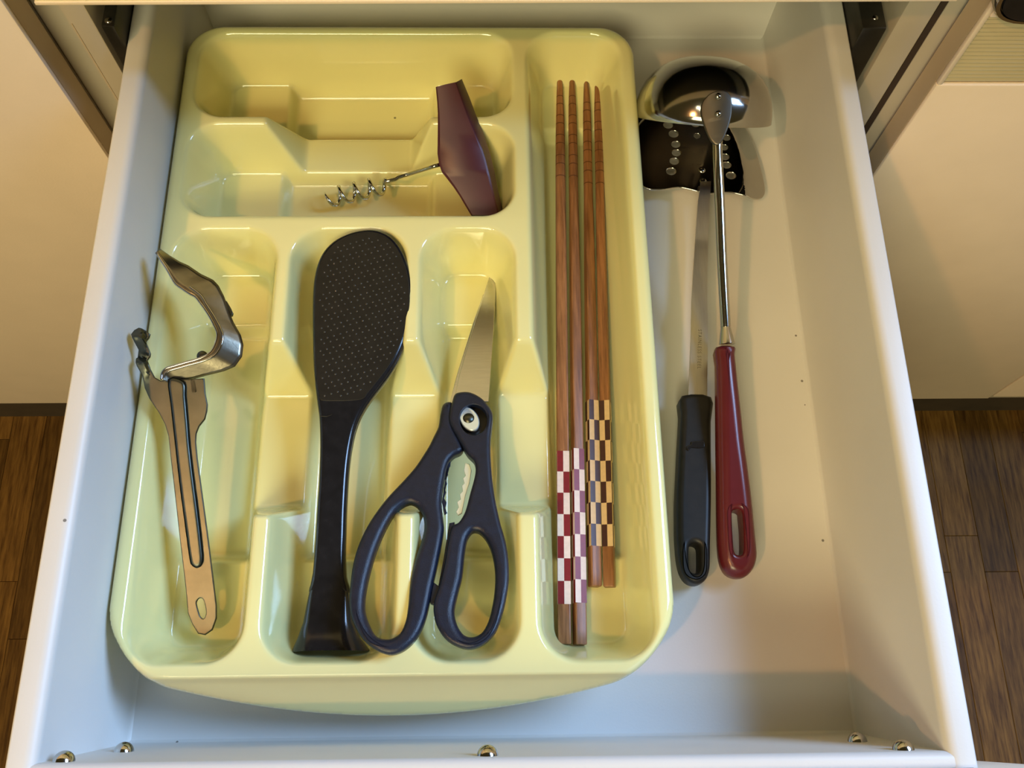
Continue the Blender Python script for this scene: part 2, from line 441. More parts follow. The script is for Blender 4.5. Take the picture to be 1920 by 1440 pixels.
prism('back_wall', [(-y, z) for y, z in pB], 'x', -.1745, .1745, M['drawer'], dw)
box('front_panel', (-.215, -.036, -.05), (.215, -.0166, .0870), M['cab'], dw, .0015)
for sx, sy, sz in ((-.1620, -.0103, .0770), (-.1540, -.0079, .0400), (-.0030, -.0103, .0770), (.1525, -.0079, .0400), (.1560, -.0103, .0770)):
    sc = lathe('screw', dome(.0041, .0042), (sx, sy, sz), (0, 1, .07), M['chrome'], dw, 20)

# ------------------------------------------------------------------ yellow cutlery tray (moulded sheet)
H = .045
X0, X1, Y0, Y1 = -.1676, .0790, .0236, .3667
g = .00075
xs = np.arange(X0 - 2 * g, X1 + 3 * g, g); ys = np.arange(-.002, Y1 + 3 * g, g)
GX, GY = np.meshgrid(xs, ys, indexing='ij')
def rbox(x, y, x0, x1, y0, y1, r):
    cx, cy = (x0 + x1) / 2, (y0 + y1) / 2
    qx = np.abs(x - cx) - ((x1 - x0) / 2 - r); qy = np.abs(y - cy) - ((y1 - y0) / 2 - r)
    return np.hypot(np.maximum(qx, 0), np.maximum(qy, 0)) + np.minimum(np.maximum(qx, qy), 0) - r
def outline(x, y):
    bow = np.maximum(0, .0182 * (1 - ((x + .0443) / .118) ** 2))
    yl = Y0 - bow
    # warp the region below the front corners so that the front edge follows the bow
    yb = np.where(y < Y0 + .03, Y0 + .03 + (y - (Y0 + .03)) * (.03 / (Y0 + .03 - yl)), y)
    rr = np.where(y > .2, .020, .029)
    return rbox(x, yb, X0, X1, Y0, Y1, rr)
comps = [(-.1592, .0110, .3058, .3598, .016, 'A'), (-.1592, .0110, .2450, .3000, .016, 'A'),
         (-.1592, -.1080, .0266, .2366, .017, 'B'), (-.1005, -.0435, .0266, .2366, .017, 'B'),
         (-.0358, .0105, .0266, .2366, .017, 'B'), (.0195, .0705, .0262, .3605, .017, 'C')]
SL = .27
sm = lambda t: np.clip(t, 0, 1)
FA = .0125 - .0085 * sm((GX + .1165) / .003) * sm((-.0325 - GX) / .003)
FB = .0125 - .0085 * sm((.1975 - GY) / .003) * sm((GY - .0755) / .003)
FCc = .0125 - .0085 * sm((.3200 - GY) / .003) * sm((GY - .0755) / .003)
Fl = {'A': FA, 'B': FB, 'C': FCc}
Z = np.full_like(GX, H)
for x0, x1, y0, y1, r, k in comps:
    d = -rbox(GX, GY, x0, x1, y0, y1, r)
    Z = np.where(d > 0, np.minimum(Z, np.maximum(Fl[k], H - d / SL)), Z)
# finger dips across the dividers
def ramp(t, a, b, c, d, lo):   # high until a, low between b and c, high after d
    return lo + (H - lo) * np.clip(np.maximum((b - t) / (b - a), (t - c) / (d - c)), 0, 1)
dA = -rbox(GX, GY, -.1592, .0110, .2450, .3598, .016)
zA = np.maximum(ramp(GX, -.1195, -.1050, -.0455, -.0325, .0125), H - dA / SL)
Z = np.where((dA > 0) & (GY > .27) & (GY < .335), np.minimum(Z, zA), Z)
dB = -rbox(GX, GY, -.1592, .0705, .0266, .2366, .017)
zB = np.maximum(ramp(-GY, -.1750, -.1590, -.1005, -.0905, .0125), H - dB / SL)
Z = np.where((dB > 0) & (GX < .0600), np.minimum(Z, zB), Z)
# soften every edge of the mould
def blur(a, s):
    k = np.exp(-.5 * (np.arange(-5, 6) / s) ** 2); k /= k.sum()
    p = np.pad(a, 5, mode='edge'); p = sum(k[i] * p[i:i + a.shape[0], :] for i in range(11))
    return sum(k[i] * p[:, i:i + a.shape[1]] for i in range(11))
Z = blur(blur(Z, 1.1), .9)
# front apron slopes down, outer lip rolls over
ap = np.clip(.0212 - GY, 0, 1)
OUT = outline(GX, GY)
Z = Z - ap * 1.25 - .002 * np.clip(ap / .002, 0, 1)
e = np.clip(-OUT, 0, .0042)
Z = Z - (.0042 - np.sqrt(np.maximum(0, .0042 ** 2 - (.0042 - e) ** 2))) * np.where(GY < .0212, .5, 1)
Z = np.maximum(Z, .0035)
inside = OUT < g * .55
idx = -np.ones(GX.shape, int)
cell = inside[:-1, :-1] & inside[1:, :-1] & inside[:-1, 1:] & inside[1:, 1:]
used = np.zeros_like(inside); used[:-1, :-1] |= cell; used[1:, :-1] |= cell; used[:-1, 1:] |= cell; used[1:, 1:] |= cell
idx[used] = np.arange(used.sum())
VX, VY, VZ = GX[used].copy(), GY[used].copy(), Z[used].copy()
ci, cj = np.nonzero(cell)
F = np.stack([idx[ci, cj], idx[ci + 1, cj], idx[ci + 1, cj + 1], idx[ci, cj + 1]], 1)
bm = bmesh.new()
me = bpy.data.meshes.new('cutlery_tray')
me.from_pydata(np.stack([VX, VY, VZ], 1).tolist(), [], F.tolist())
bm.from_mesh(me); bm.verts.ensure_lookup_table()
be = [ed for ed in bm.edges if ed.is_boundary]
bv = {v for ed in be for v in ed.verts}
for _ in range(2):          # pull the stair-stepped border onto the true outline
    for v in bv:
        x, y = v.co.x, v.co.y; h = 1e-4
        o0 = float(outline(np.array(x), np.array(y)))
        gx = (float(outline(np.array(x + h), np.array(y))) - o0) / h; gy = (float(outline(np.array(x), np.array(y + h))) - o0) / h
        gl = math.hypot(gx, gy) or 1
        v.co.x -= o0 * gx / gl / gl; v.co.y -= o0 * gy / gl / gl
for v in bv: v.co.z = (H - .0042) if v.co.y > .0212 else max(.014, H - .0045 - (.0212 - v.co.y) * 1.25)
for drop, grow in ((.0045, .0003), (.0003, -.0012)):
    r = bmesh.ops.extrude_edge_only(bm, edges=be)
    nv = [q for q in r['geom'] if isinstance(q, bmesh.types.BMVert)]
    be = [q for q in r['geom'] if isinstance(q, bmesh.types.BMEdge) and q.is_boundary]
    for v in nv: v.co.z -= drop
bmesh.ops.recalc_face_normals(bm, faces=bm.faces)
bm.to_mesh(me); bm.free()
if me.polygons[len(me.polygons) // 2].normal.z < 0: me.flip_normals()
tray = link('cutlery_tray', me, M['tray'], None, 180)
tray['label'] = 'translucent yellow plastic cutlery tray with moulded compartments'; tray['category'] = 'cutlery tray'

# ------------------------------------------------------------------ chopsticks
def chopstick(label, tip, butt, half, rot, band0, band1, cols, flip, bodyexp):
    tip, butt = Vector(tip), Vector(butt)
    t = thing('chopstick', label, 'chopstick', tuple(butt), 'four chopsticks in the long compartment')
    ax = (tip - butt); L = ax.length; ax.normalize()
    sx = ax.cross(Vector((0, 0, 1))).normalized(); sz = sx.cross(ax).normalized()
    R = Matrix.Rotation(math.radians(rot), 3, ax); sx = R @ sx; sz = R @ sz
    b0 = (band0 - butt.y) / (tip.y - butt.y) * L; b1 = (band1 - butt.y) / (tip.y - butt.y) * L
    def rad(s):
        u = s / L
        return float(np.interp(u, (0, .3, .75, .875, .93, 1), (half, half * .98, half * .93, min(half * .90, .0026), .0022, .00150)))
    def expo(s):
        u = s / L
        return 9 if u < .42 else max(2.2, 9 - (u - .42) * 22)
    def secs(s0, s1, n, scale=1):
        return [ring(butt + ax * (s0 + (s1 - s0) * i / n), sx, sz, rad(s0 + (s1 - s0) * i / n) * scale, rad(s0 + (s1 - s0) * i / n) * scale, 32, expo(s0 + (s1 - s0) * i / n)) for i in range(n + 1)]
    loft('butt_end', [ring(butt - ax * .0, sx, sz, half * .93, half * .93, 32, 9)] + secs(.0006, b0, 3), M['chop'], t, 35)
    sh = secs(b1, L - .0012, 40); sh.append(ring(tip, sx, sz, rad(L) * .7, rad(L) * .7, 32, 2.2))
    loft('shaft', sh, M['chop'], t, 35)
    # checkered band: 7 rows, two columns to each face
    v = []; f = []; mi = []
    def corner(s, k):         # k in eighths of the perimeter, starting at a corner
        h = rad(s) * 1.004; k %= 8
        P = [(-1, 1), (0, 1), (1, 1), (1, 0), (1, -1), (0, -1), (-1, -1), (-1, 0)][k]
        return butt + ax * s + sx * (P[0] * h) + sz * (P[1] * h)
    for r in range(7):
        s0, s1 = b1 - (b1 - b0) * r / 7, b1 - (b1 - b0) * (r + 1) / 7
        for k in range(8):
            i = len(v); v += [corner(s0, k), corner(s0, k + 1), corner(s1, k + 1), corner(s1, k)]
            f.append((i, i + 1, i + 2, i + 3)); mi.append((r + k + flip) % 2)
    me = from_data(v, f); me.materials.append(M[cols[0]]); me.materials.append(M[cols[1]])
    me.polygons.foreach_set('material_index', mi); fix(me)
    bmx = bmesh.new(); bmx.from_mesh(me); bmesh.ops.remove_doubles(bmx, verts=bmx.verts, dist=1e-6); bmesh.ops.recalc_face_normals(bmx, faces=bmx.faces); bmx.to_mesh(me); bmx.free()
    link('checker_band', me, None, t)
    for k in range(9):
        s = L - .0155 - k * .0068 + (.0012 if k % 2 else 0)
        rr = rad(s)
        loft('ring_groove', [ring(butt + ax * (s + d), sx, sz, rr * q, rr * q, 24, expo(s)) for d, q in ((-.00028, 1.004), (-.00014, 1.012), (.00014, 1.012), (.00028, 1.004))], M['groove'], t, 60)
    return t
zb, zt = .0158, .0142
A = [(0.0319,0.0353,0.0158),(0.0391,0.035,0.0158),(0.0472,0.0613,0.0158),(0.0541,0.061,0.0158)]
T = [(0.0398,0.3567,0.0142),(0.047,0.3567,0.0142),(0.0553,0.3521,0.0142),(0.0617,0.3521,0.0142)]
B0 = [(0.0322,0.0531,0.0158),(0.0397,0.0537,0.0158),(0.0474,0.0801,0.0158),(0.0545,0.0798,0.0158)]
B1 = [(0.0344,0.1271,0.0158),(0.0416,0.1284,0.0158),(0.0496,0.1539,0.0158),(0.0566,0.1536,0.0158)]
lab = ['red and white checkered wooden chopstick, leftmost of the four', 'red and white checkered wooden chopstick, second from the left',
       'brown and cream checkered wooden chopstick beside the red checkered pair', 'brown and cream checkered wooden chopstick, rightmost of the four']
for i in range(4):
    red = i < 2
    chopstick(lab[i], T[i], A[i], (.00305, .00275, .00265, .00265)[i], (0, 14, 17, -17)[i], B0[i][1], B1[i][1], ('check_red', 'check_white') if red else ('check_black', 'check_cream'), (0, 1, 0, 0)[i], 5)

# ------------------------------------------------------------------ rice paddle
PP = (.029, .082)
rp = thing('rice_paddle', 'black dimpled plastic rice paddle with flared foot', 'rice paddle', (-.07, .04, .0125))
body = [(-0.0837,0.1437,0.0408),(-0.0855,0.1542,0.0416),(-0.0868,0.1648,0.0425),(-0.0877,0.1783,0.0436),(-0.0886,0.1948,0.045),(-0.0886,0.2074,0.046),(-0.0872,0.2167,0.0468),(-0.0844,0.2236,0.0473),(-0.0798,0.229,0.0478),(-0.0736,0.2328,0.0481),(-0.0673,0.2348,0.0483),(-0.0617,0.2354,0.0483),(-0.0566,0.2345,0.0482),(-0.0517,0.2319,0.048),(-0.0476,0.2275,0.0477),(-0.0443,0.2217,0.0472),(-0.0418,0.2149,0.0466),(-0.0402,0.2072,0.046),(-0.0394,0.1996,0.0454),(-0.0395,0.1918,0.0447),(-0.0406,0.1836,0.0441),(-0.0428,0.1749,0.0433),(-0.0459,0.1668,0.0427),(-0.0499,0.1593,0.0421),(-0.054,0.1533,0.0416),(-0.0579,0.1478,0.0411),(-0.0613,0.1423,0.0407),(-0.0638,0.1369,0.0402),(-0.0656,0.1307,0.0397),(-0.067,0.1218,0.039),(-0.0677,0.113,0.0383),(-0.068,0.1031,0.0375),(-0.0681,0.0933,0.0366),(-0.068,0.0836,0.0359),(-0.0678,0.074,0.0351),(-0.067,0.0645,0.0343),(-0.066,0.057,0.0337),(-0.0829,0.0572,0.0337),(-0.0825,0.0635,0.0342),(-0.0821,0.0717,0.0349),(-0.0818,0.0837,0.0359),(-0.0817,0.0958,0.0369),(-0.0815,0.1081,0.0379),(-0.0816,0.1207,0.0389),(-0.0821,0.1308,0.0397),(-0.0828,0.1385,0.0404)]
plate('body', catmull(body, 4), [], .0075, .0028, PP, M['black'], rp, 60, 5)
head = [(-0.0829,0.1494,0.0415),(-0.0839,0.1541,0.0419),(-0.0852,0.1647,0.0428),(-0.0862,0.1782,0.0439),(-0.087,0.1946,0.0453),(-0.0869,0.2067,0.0462),(-0.0856,0.2154,0.047),(-0.0829,0.222,0.0475),(-0.0786,0.2271,0.0479),(-0.0727,0.2309,0.0482),(-0.0666,0.2328,0.0484),(-0.0616,0.2332,0.0484),(-0.057,0.2323,0.0483),(-0.0527,0.23,0.0482),(-0.0489,0.2259,0.0478),(-0.0459,0.2204,0.0474),(-0.0433,0.2139,0.0468),(-0.0417,0.2065,0.0462),(-0.0409,0.1995,0.0457),(-0.041,0.192,0.045),(-0.0422,0.1843,0.0444),(-0.0443,0.1758,0.0437),(-0.0474,0.168,0.0431),(-0.0514,0.1608,0.0425),(-0.0558,0.1547,0.042),(-0.0597,0.1495,0.0416),(-0.0616,0.1469,0.0413),(-0.0671,0.1459,0.0413),(-0.0747,0.1457,0.0412),(-0.0818,0.1462,0.0413)]
plate('textured_face', catmull(head, 4), [], .0006, .0002, (PP[0] + .0003, PP[1]), M['black_matte'], rp, 60, 2)
W0 = [(-0.0817,0.0717,0.0349),(-0.0685,0.0716,0.0349),(-0.0833,0.06,0.0339),(-0.066,0.0598,0.0339),(-0.0858,0.045,0.0327),(-0.0637,0.0448,0.0327),(-0.0883,0.0382,0.0321),(-0.0603,0.0379,0.0321),(-0.0904,0.0342,0.0318),(-0.0567,0.0338,0.0318),(-0.091,0.0324,0.0317),(-0.0554,0.032,0.0316)]
fs = []
for k, (hz, dz, ex) in enumerate(((.0034, -.0040, 3.5), (.0049, -.0043, 3.5), (.0065, -.0054, 3), (.0098, -.0067, 2.5), (.0125, -.0078, 2.2), (.0126, -.0078, 2.2))):
    a, b = Vector(W0[2 * k]), Vector(W0[2 * k + 1]); c = (a + b) / 2 + Vector((0, 0, dz))
    fs.append(ring(c, (1, 0, 0), (0, 0, 1), (b - a).length / 2, hz, 32, ex))
c = (Vector(W0[10]) + Vector(W0[11])) / 2 + Vector((0, .002, -.0076)); fs.append(ring(c, (1, 0, 0), (0, 0, 1), .0140, .0095, 32, 2.2))
loft('foot', fs, M['black'], rp, 60)
# raised dimples of the head, in slanted rows
v = []; f = []
poly = [(p[0], p[1]) for p in offset_poly([Vector((q[0], q[1])) for q in (head if area2(head) > 0 else head[::-1])], .0022)]
def inpoly(x, y, P):
    c = False
    for i in range(len(P)):
        (xa, ya), (xb, yb) = P[i - 1], P[i]
        if (ya > y) != (yb > y) and x < (xb - xa) * (y - ya) / (yb - ya) + xa: c = not c
    return c
for r in range(60):
    for k in range(-20, 40):
        x = -.100 + k * .00305 + (r % 2) * .0015; y = .105 + r * .0029 + k * .00095
        if inpoly(x, y, poly):
            z = PP[0] + .0003 + PP[1] * y; i = len(v); q = .00046
            v += [(x - q, y - q, z - .0001), (x + q, y - q, z - .0001), (x + q, y + q, z - .0001), (x - q, y + q, z - .0001), (x, y, z + .00065)]
            f += [(i, i + 1, i + 4), (i + 1, i + 2, i + 4), (i + 2, i + 3, i + 4), (i + 3, i, i + 4)]
dm = link('dimples', from_data(v, f), M['dimple'], rp, 180); dm['kind'] = 'stuff'
gm = [(-0.0817,0.1385,0.0404),(-0.0789,0.1383,0.0403),(-0.077,0.1388,0.0404),(-0.0762,0.1393,0.0404)]
tube('gate_mark', [(p[0], p[1], p[2] + .0001) for p in gm], .0003, M['black_matte'], rp, 8)

# ------------------------------------------------------------------ kitchen scissors
SP = (.060, -.19)
sc = thing('kitchen_scissors', 'closed kitchen scissors with blue-black loop handles', 'scissors', (-.02, .12, .03))
up_ = [(-0.0189,0.1531,0.0309),(-0.0155,0.1543,0.0307),(-0.0113,0.154,0.0307),(-0.0066,0.1513,0.0313),(-0.003,0.1474,0.032),(-0.0005,0.1421,0.033),(-0.0008,0.1355,0.0343),(-0.0015,0.129,0.0355),(-0.0015,0.1192,0.0373),(-0.0008,0.1081,0.0395),(0.0006,0.0973,0.0415),(0.0027,0.0867,0.0435),(0.005,0.0779,0.0452),(0.0062,0.0693,0.0468),(0.0063,0.0605,0.0485),(0.0054,0.0539,0.0498),(0.0035,0.0459,0.0513),(0.0003,0.0378,0.0528),(-0.0045,0.033,0.0537),(-0.0102,0.0309,0.0541),(-0.0161,0.0322,0.0539),(-0.0213,0.0356,0.0532),(-0.0248,0.041,0.0522),(-0.0262,0.0467,0.0511),(-0.026,0.0515,0.0502),(-0.0241,0.0577,0.049),(-0.022,0.0679,0.0471),(-0.0206,0.0784,0.0451),(-0.0191,0.0851,0.0438),(-0.016,0.0869,0.0435),(-0.0132,0.092,0.0425),(-0.0111,0.1005,0.0409),(-0.0087,0.1108,0.0389),(-0.0092,0.1168,0.0378),(-0.0125,0.1207,0.0371),(-0.0172,0.1291,0.0355),(-0.0214,0.1376,0.0338),(-0.0215,0.1434,0.0327),(-0.0203,0.1487,0.0317)]
rl = [(-0.01,0.0823,0.0444),(-0.0071,0.0823,0.0444),(-0.0038,0.0788,0.045),(-0.0012,0.0728,0.0462),(0.0002,0.0643,0.0478),(-0.0001,0.0547,0.0496),(-0.0022,0.0439,0.0517),(-0.0051,0.0381,0.0528),(-0.0089,0.0359,0.0532),(-0.013,0.0367,0.053),(-0.016,0.0409,0.0522),(-0.0174,0.0468,0.0511),(-0.016,0.0544,0.0497),(-0.0142,0.0623,0.0482),(-0.0134,0.0715,0.0464),(-0.0123,0.0786,0.0451)]
wo = [(-0.003,0.1384,0.0337),(-0.0039,0.1342,0.0345),(-0.0063,0.1312,0.0351),(-0.0096,0.1301,0.0353),(-0.0129,0.1313,0.0351),(-0.0153,0.1343,0.0345),(-0.0163,0.1385,0.0337),(-0.0155,0.1427,0.0329),(-0.013,0.1457,0.0323),(-0.0097,0.1469,0.0321),(-0.0063,0.1457,0.0323),(-0.0039,0.1426,0.0329)]
plate('upper_handle', catmull(up_, 4), [catmull(rl, 4), catmull(wo, 3)], .0098, [.0020, .0030, .0006], SP, M['navy'], sc, 50, 5)
lo_ = [(-0.0201,0.1487,0.0317),(-0.0245,0.1484,0.0318),(-0.0259,0.1429,0.0329),(-0.0267,0.136,0.0342),(-0.0288,0.1306,0.0352),(-0.031,0.1253,0.0362),(-0.0363,0.1157,0.038),(-0.0417,0.1084,0.0394),(-0.0498,0.0985,0.0413),(-0.0563,0.088,0.0433),(-0.0604,0.078,0.0452),(-0.0625,0.0681,0.0471),(-0.063,0.0577,0.049),(-0.0629,0.0512,0.0503),(-0.0613,0.0443,0.0516),(-0.0569,0.0367,0.053),(-0.0512,0.0316,0.054),(-0.0446,0.029,0.0545),(-0.0394,0.0301,0.0543),(-0.0351,0.0334,0.0537),(-0.0319,0.038,0.0528),(-0.0296,0.0442,0.0516),(-0.0283,0.0508,0.0503),(-0.0273,0.0571,0.0492),(-0.0249,0.0701,0.0467),(-0.0229,0.0839,0.0441),(-0.0236,0.091,0.0427),(-0.0243,0.0972,0.0415),(-0.0235,0.1067,0.0397),(-0.0217,0.1164,0.0379),(-0.019,0.1202,0.0372),(-0.016,0.1218,0.0369),(-0.0146,0.124,0.0364),(-0.0162,0.1291,0.0355),(-0.0193,0.1362,0.0341)]
ll = [(-0.0392,0.0966,0.0417),(-0.0355,0.095,0.042),(-0.0326,0.0906,0.0428),(-0.0317,0.0853,0.0438),(-0.0327,0.0788,0.045),(-0.0352,0.0702,0.0467),(-0.0369,0.0604,0.0485),(-0.0374,0.0498,0.0505),(-0.0382,0.043,0.0518),(-0.0404,0.0378,0.0528),(-0.0448,0.0355,0.0533),(-0.0502,0.0366,0.053),(-0.0536,0.0413,0.0521),(-0.0559,0.0472,0.051),(-0.0563,0.0539,0.0498),(-0.0551,0.0635,0.0479),(-0.0526,0.0748,0.0458),(-0.049,0.0849,0.0439),(-0.0446,0.093,0.0423)]
plate('lower_handle', catmull(lo_, 4), [catmull(ll, 4)], .0092, [.0026, .0030], (SP[0] - .0012, SP[1]), M['navy'], sc, 50, 5)
# blades
bl = [(0.0003,0.2312,0.0121),(0.0014,0.229,0.0125),(0.0015,0.2184,0.0145),(0.0007,0.198,0.0184),(-0.0005,0.1785,0.0221),(-0.0018,0.1598,0.0256),(-0.0025,0.1498,0.0275),(-0.0177,0.1499,0.0275),(-0.019,0.1532,0.0269),(-0.0171,0.1651,0.0246),(-0.0133,0.1814,0.0215),(-0.0096,0.1967,0.0186),(-0.0057,0.2112,0.0159),(-0.0023,0.2248,0.0133),(-0.0009,0.2297,0.0123)]
plate('upper_blade', bl, [], .0016, .0003, (.056, -.19), M['blade'], sc, 30)
b2 = [(-0.0006,0.2286,0.0096),(-0.0004,0.2131,0.0125),(-0.0035,0.161,0.0224),(-0.0046,0.1459,0.0253),(-0.0224,0.1445,0.0255),(-0.021,0.1538,0.0238),(-0.0183,0.1666,0.0213),(-0.0142,0.1831,0.0182),(-0.0102,0.1986,0.0153),(-0.006,0.2132,0.0125),(-0.0029,0.2258,0.0101)]
plate('lower_blade', b2, [], .0016, .0003, (.0535, -.19), M['blade'], sc, 30)
# pivot
wc = Vector([(-0.0118,0.1396,0.031)][0])
sec = lambda rx, ry, dz, ph=.45: [Vector((wc.x + rx * math.cos(a) * math.cos(ph) - ry * math.sin(a) * math.sin(ph), wc.y + rx * math.cos(a) * math.sin(ph) + ry * math.sin(a) * math.cos(ph), 0)) for a in [2 * math.pi * i / 32 for i in range(32)]]
def onplane(P, dz): return [Vector((p.x, p.y, SP[0] + SP[1] * p.y + dz)) for p in P]
pw = loft('pivot_washer', [onplane(sec(.0044, .0068, 0), -.0040), onplane(sec(.0044, .0068, 0), -.0020), onplane(sec(.0040, .0064, 0), -.0016)], M['cyan_steel'], sc, 40)
loft('pivot_recess', [onplane(sec(.0086, .0094, 0), -.0088), onplane(sec(.0086, .0094, 0), -.0050)], M['black_matte'], sc, 40)
rc = wc + Vector((-.0003, .0002, -.0016)) + Vector((0, 0, .0018))
lathe('pivot_rivet', dome(.0030, .0018), rc, (0, .19, 1), M['steel'], sc, 20)
# serrated nutcracker jaws
th = [(-0.0136,0.1172,0.0327),(-0.0116,0.1167,0.0328),(-0.0106,0.1134,0.0335),(-0.0115,0.1071,0.0346),(-0.0134,0.1005,0.0359),(-0.0148,0.0921,0.0375),(-0.0165,0.0911,0.0377),(-0.0175,0.0927,0.0374),(-0.0163,0.095,0.037),(-0.0171,0.0976,0.0365),(-0.0154,0.0989,0.0362),(-0.0159,0.1013,0.0358),(-0.0145,0.1029,0.0355),(-0.015,0.1056,0.0349),(-0.0138,0.1069,0.0347),(-0.0145,0.1093,0.0342),(-0.0133,0.1107,0.034),(-0.0141,0.1134,0.0335)]
plate('toothed_jaw', th, [], .0015, .0002, (.055, -.19), M['cyan_steel'], sc, 30)
th2 = [(-0.0203,0.1214,0.0319),(-0.0222,0.1168,0.0328),(-0.023,0.1086,0.0344),(-0.0242,0.0979,0.0364),(-0.0229,0.0917,0.0376),(-0.0217,0.0927,0.0374),(-0.0227,0.0953,0.0369),(-0.022,0.0977,0.0364),(-0.0233,0.1,0.036),(-0.0224,0.1029,0.0354),(-0.0232,0.1051,0.035),(-0.022,0.1072,0.0346),(-0.0228,0.1097,0.0342),(-0.0216,0.1118,0.0338),(-0.0221,0.114,0.0333),(-0.0207,0.1162,0.0329),(-0.0205,0.119,0.0324)]
plate('toothed_jaw', th2, [], .0015, .0002, (.0535, -.19), M['navy'], sc, 30)
cb_ = [(-0.0205,0.0873,0.0394),(-0.0181,0.0878,0.0393),(-0.0192,0.0797,0.0409),(-0.0215,0.0674,0.0432),(-0.0237,0.0588,0.0448),(-0.0246,0.0588,0.0448),(-0.0226,0.0711,0.0425)]
plate('spring_bar', cb_, [], .005, .0006, (.0555, -.19), M['navy'], sc)
ct = [(-0.0268,0.0599,0.0466),(-0.0247,0.0583,0.0469),(-0.0229,0.0599,0.0466),(-0.023,0.0552,0.0475),(-0.0238,0.0506,0.0484),(-0.0247,0.0492,0.0487),(-0.0279,0.0506,0.0484),(-0.028,0.0525,0.048)]
plate('safety_catch', ct, [], .006, .0006, (.0565, -.19), M['navy'], sc)

# ------------------------------------------------------------------ corkscrew
ck = thing('corkscrew', 'corkscrew with burgundy block handle and spiral steel worm', 'corkscrew', (-.02, .28, .02))
K1 = [(-0.0292,0.3123,0.0598),(-0.0286,0.306,0.0563),(-0.0283,0.3005,0.0533),(-0.0285,0.2917,0.0485),(-0.0288,0.2827,0.0435),(-0.0281,0.2781,0.041),(-0.0267,0.2745,0.039),(-0.0242,0.2718,0.0375),(-0.0206,0.2677,0.0352),(-0.0173,0.2634,0.0328),(-0.0145,0.2592,0.0306),(-0.0115,0.2548,0.0282)]
K2 = [(-0.0186,0.3144,0.0609),(-0.0157,0.3074,0.0571),(-0.0127,0.3003,0.0532),(-0.0088,0.2922,0.0487),(-0.0053,0.2846,0.0445),(-0.0036,0.2798,0.0419),(-0.0025,0.2759,0.0398),(-0.0014,0.2723,0.0378),(-0.0001,0.2672,0.035),(0.0013,0.2624,0.0323),(0.0024,0.2585,0.0302),(0.0035,0.2546,0.028)]
K3 = [(-0.0158,0.3209,0.0555),(-0.0119,0.3128,0.051),(-0.0083,0.3044,0.0464),(-0.0044,0.2959,0.0418),(-0.0008,0.2864,0.0365),(0.0006,0.2813,0.0337),(0.0017,0.2769,0.0313),(0.0025,0.273,0.0291),(0.0037,0.268,0.0264),(0.0048,0.2636,0.024),(0.0056,0.2606,0.0223),(0.0065,0.2571,0.0204)]
secs = []
for a, b, c in zip(K1, K2, K3):
    a, b, c = Vector(a), Vector(b), Vector(c)
    n = Vector((0, -.48, .88)); dn = -n * .0105
    m1 = (a + b) / 2 + n * .0008
    a2 = a + dn; c2 = c + dn * .35
    rngp = [a * .94 + a2 * .06, a + (b - a) * .06 + n * .0002, m1, b + (a - b) * .04 + n * .0002, b * .94 + c * .06, b * .06 + c * .94, c + (c2 - c) * .1, c2, (a2 + c2) / 2 + dn * .1, a2 * .95 + c2 * .05, a2 + (a - a2) * .08]
    secs.append(rngp)
loft('handle', secs, M['burgundy'], ck, 28)
dimc = Vector([(-0.0182,0.2798,0.0419)][0]); 
lathe('handle_dimple', [(.0042, -.0004), (.0040, .0002), (.0030, .0003), (.0018, -.0001), (.0003, -.0003)], dimc, (0, -.48, .88), M['burgundy'], ck, 24, 60)
wire = [(-0.0248,0.2829,0.0346)] + [(-0.0305,0.2783,0.0385)] + [(-0.0381,0.2808,0.031)] + [(-0.0462,0.2841,0.022),(-0.0511,0.2824,0.022),(-0.0528,0.2811,0.022)]
w = [Vector(p) for p in wire]
h0 = Vector([(-0.057,0.279,0.0205)][0]); h1 = Vector([(-0.0921,0.2759,0.011)][0])
ax = (h1 - h0); Lh = ax.length; ax.normalize(); sx = ax.cross(Vector((0, 0, 1))).normalized(); sz = sx.cross(ax)
pathp = catmull(w, 5, False)
tn = 4.1; NN = 150
for i in range(NN + 1):
    u = i / NN; rr = .0047 * min(1, .45 + u * 4) * (1 if u < .9 else 1 - (u - .9) * 2.5)
    an = math.pi * .55 + u * tn * 2 * math.pi
    pathp.append(h0 + ax * (Lh * u) + sx * (rr * math.cos(an)) * -1.0 + sz * (rr * math.sin(an)))
tube('worm', pathp, lambda t: .00105 if t < .93 else .00105 - (t - .93) * .011, M['chrome'], ck, 10, 80)

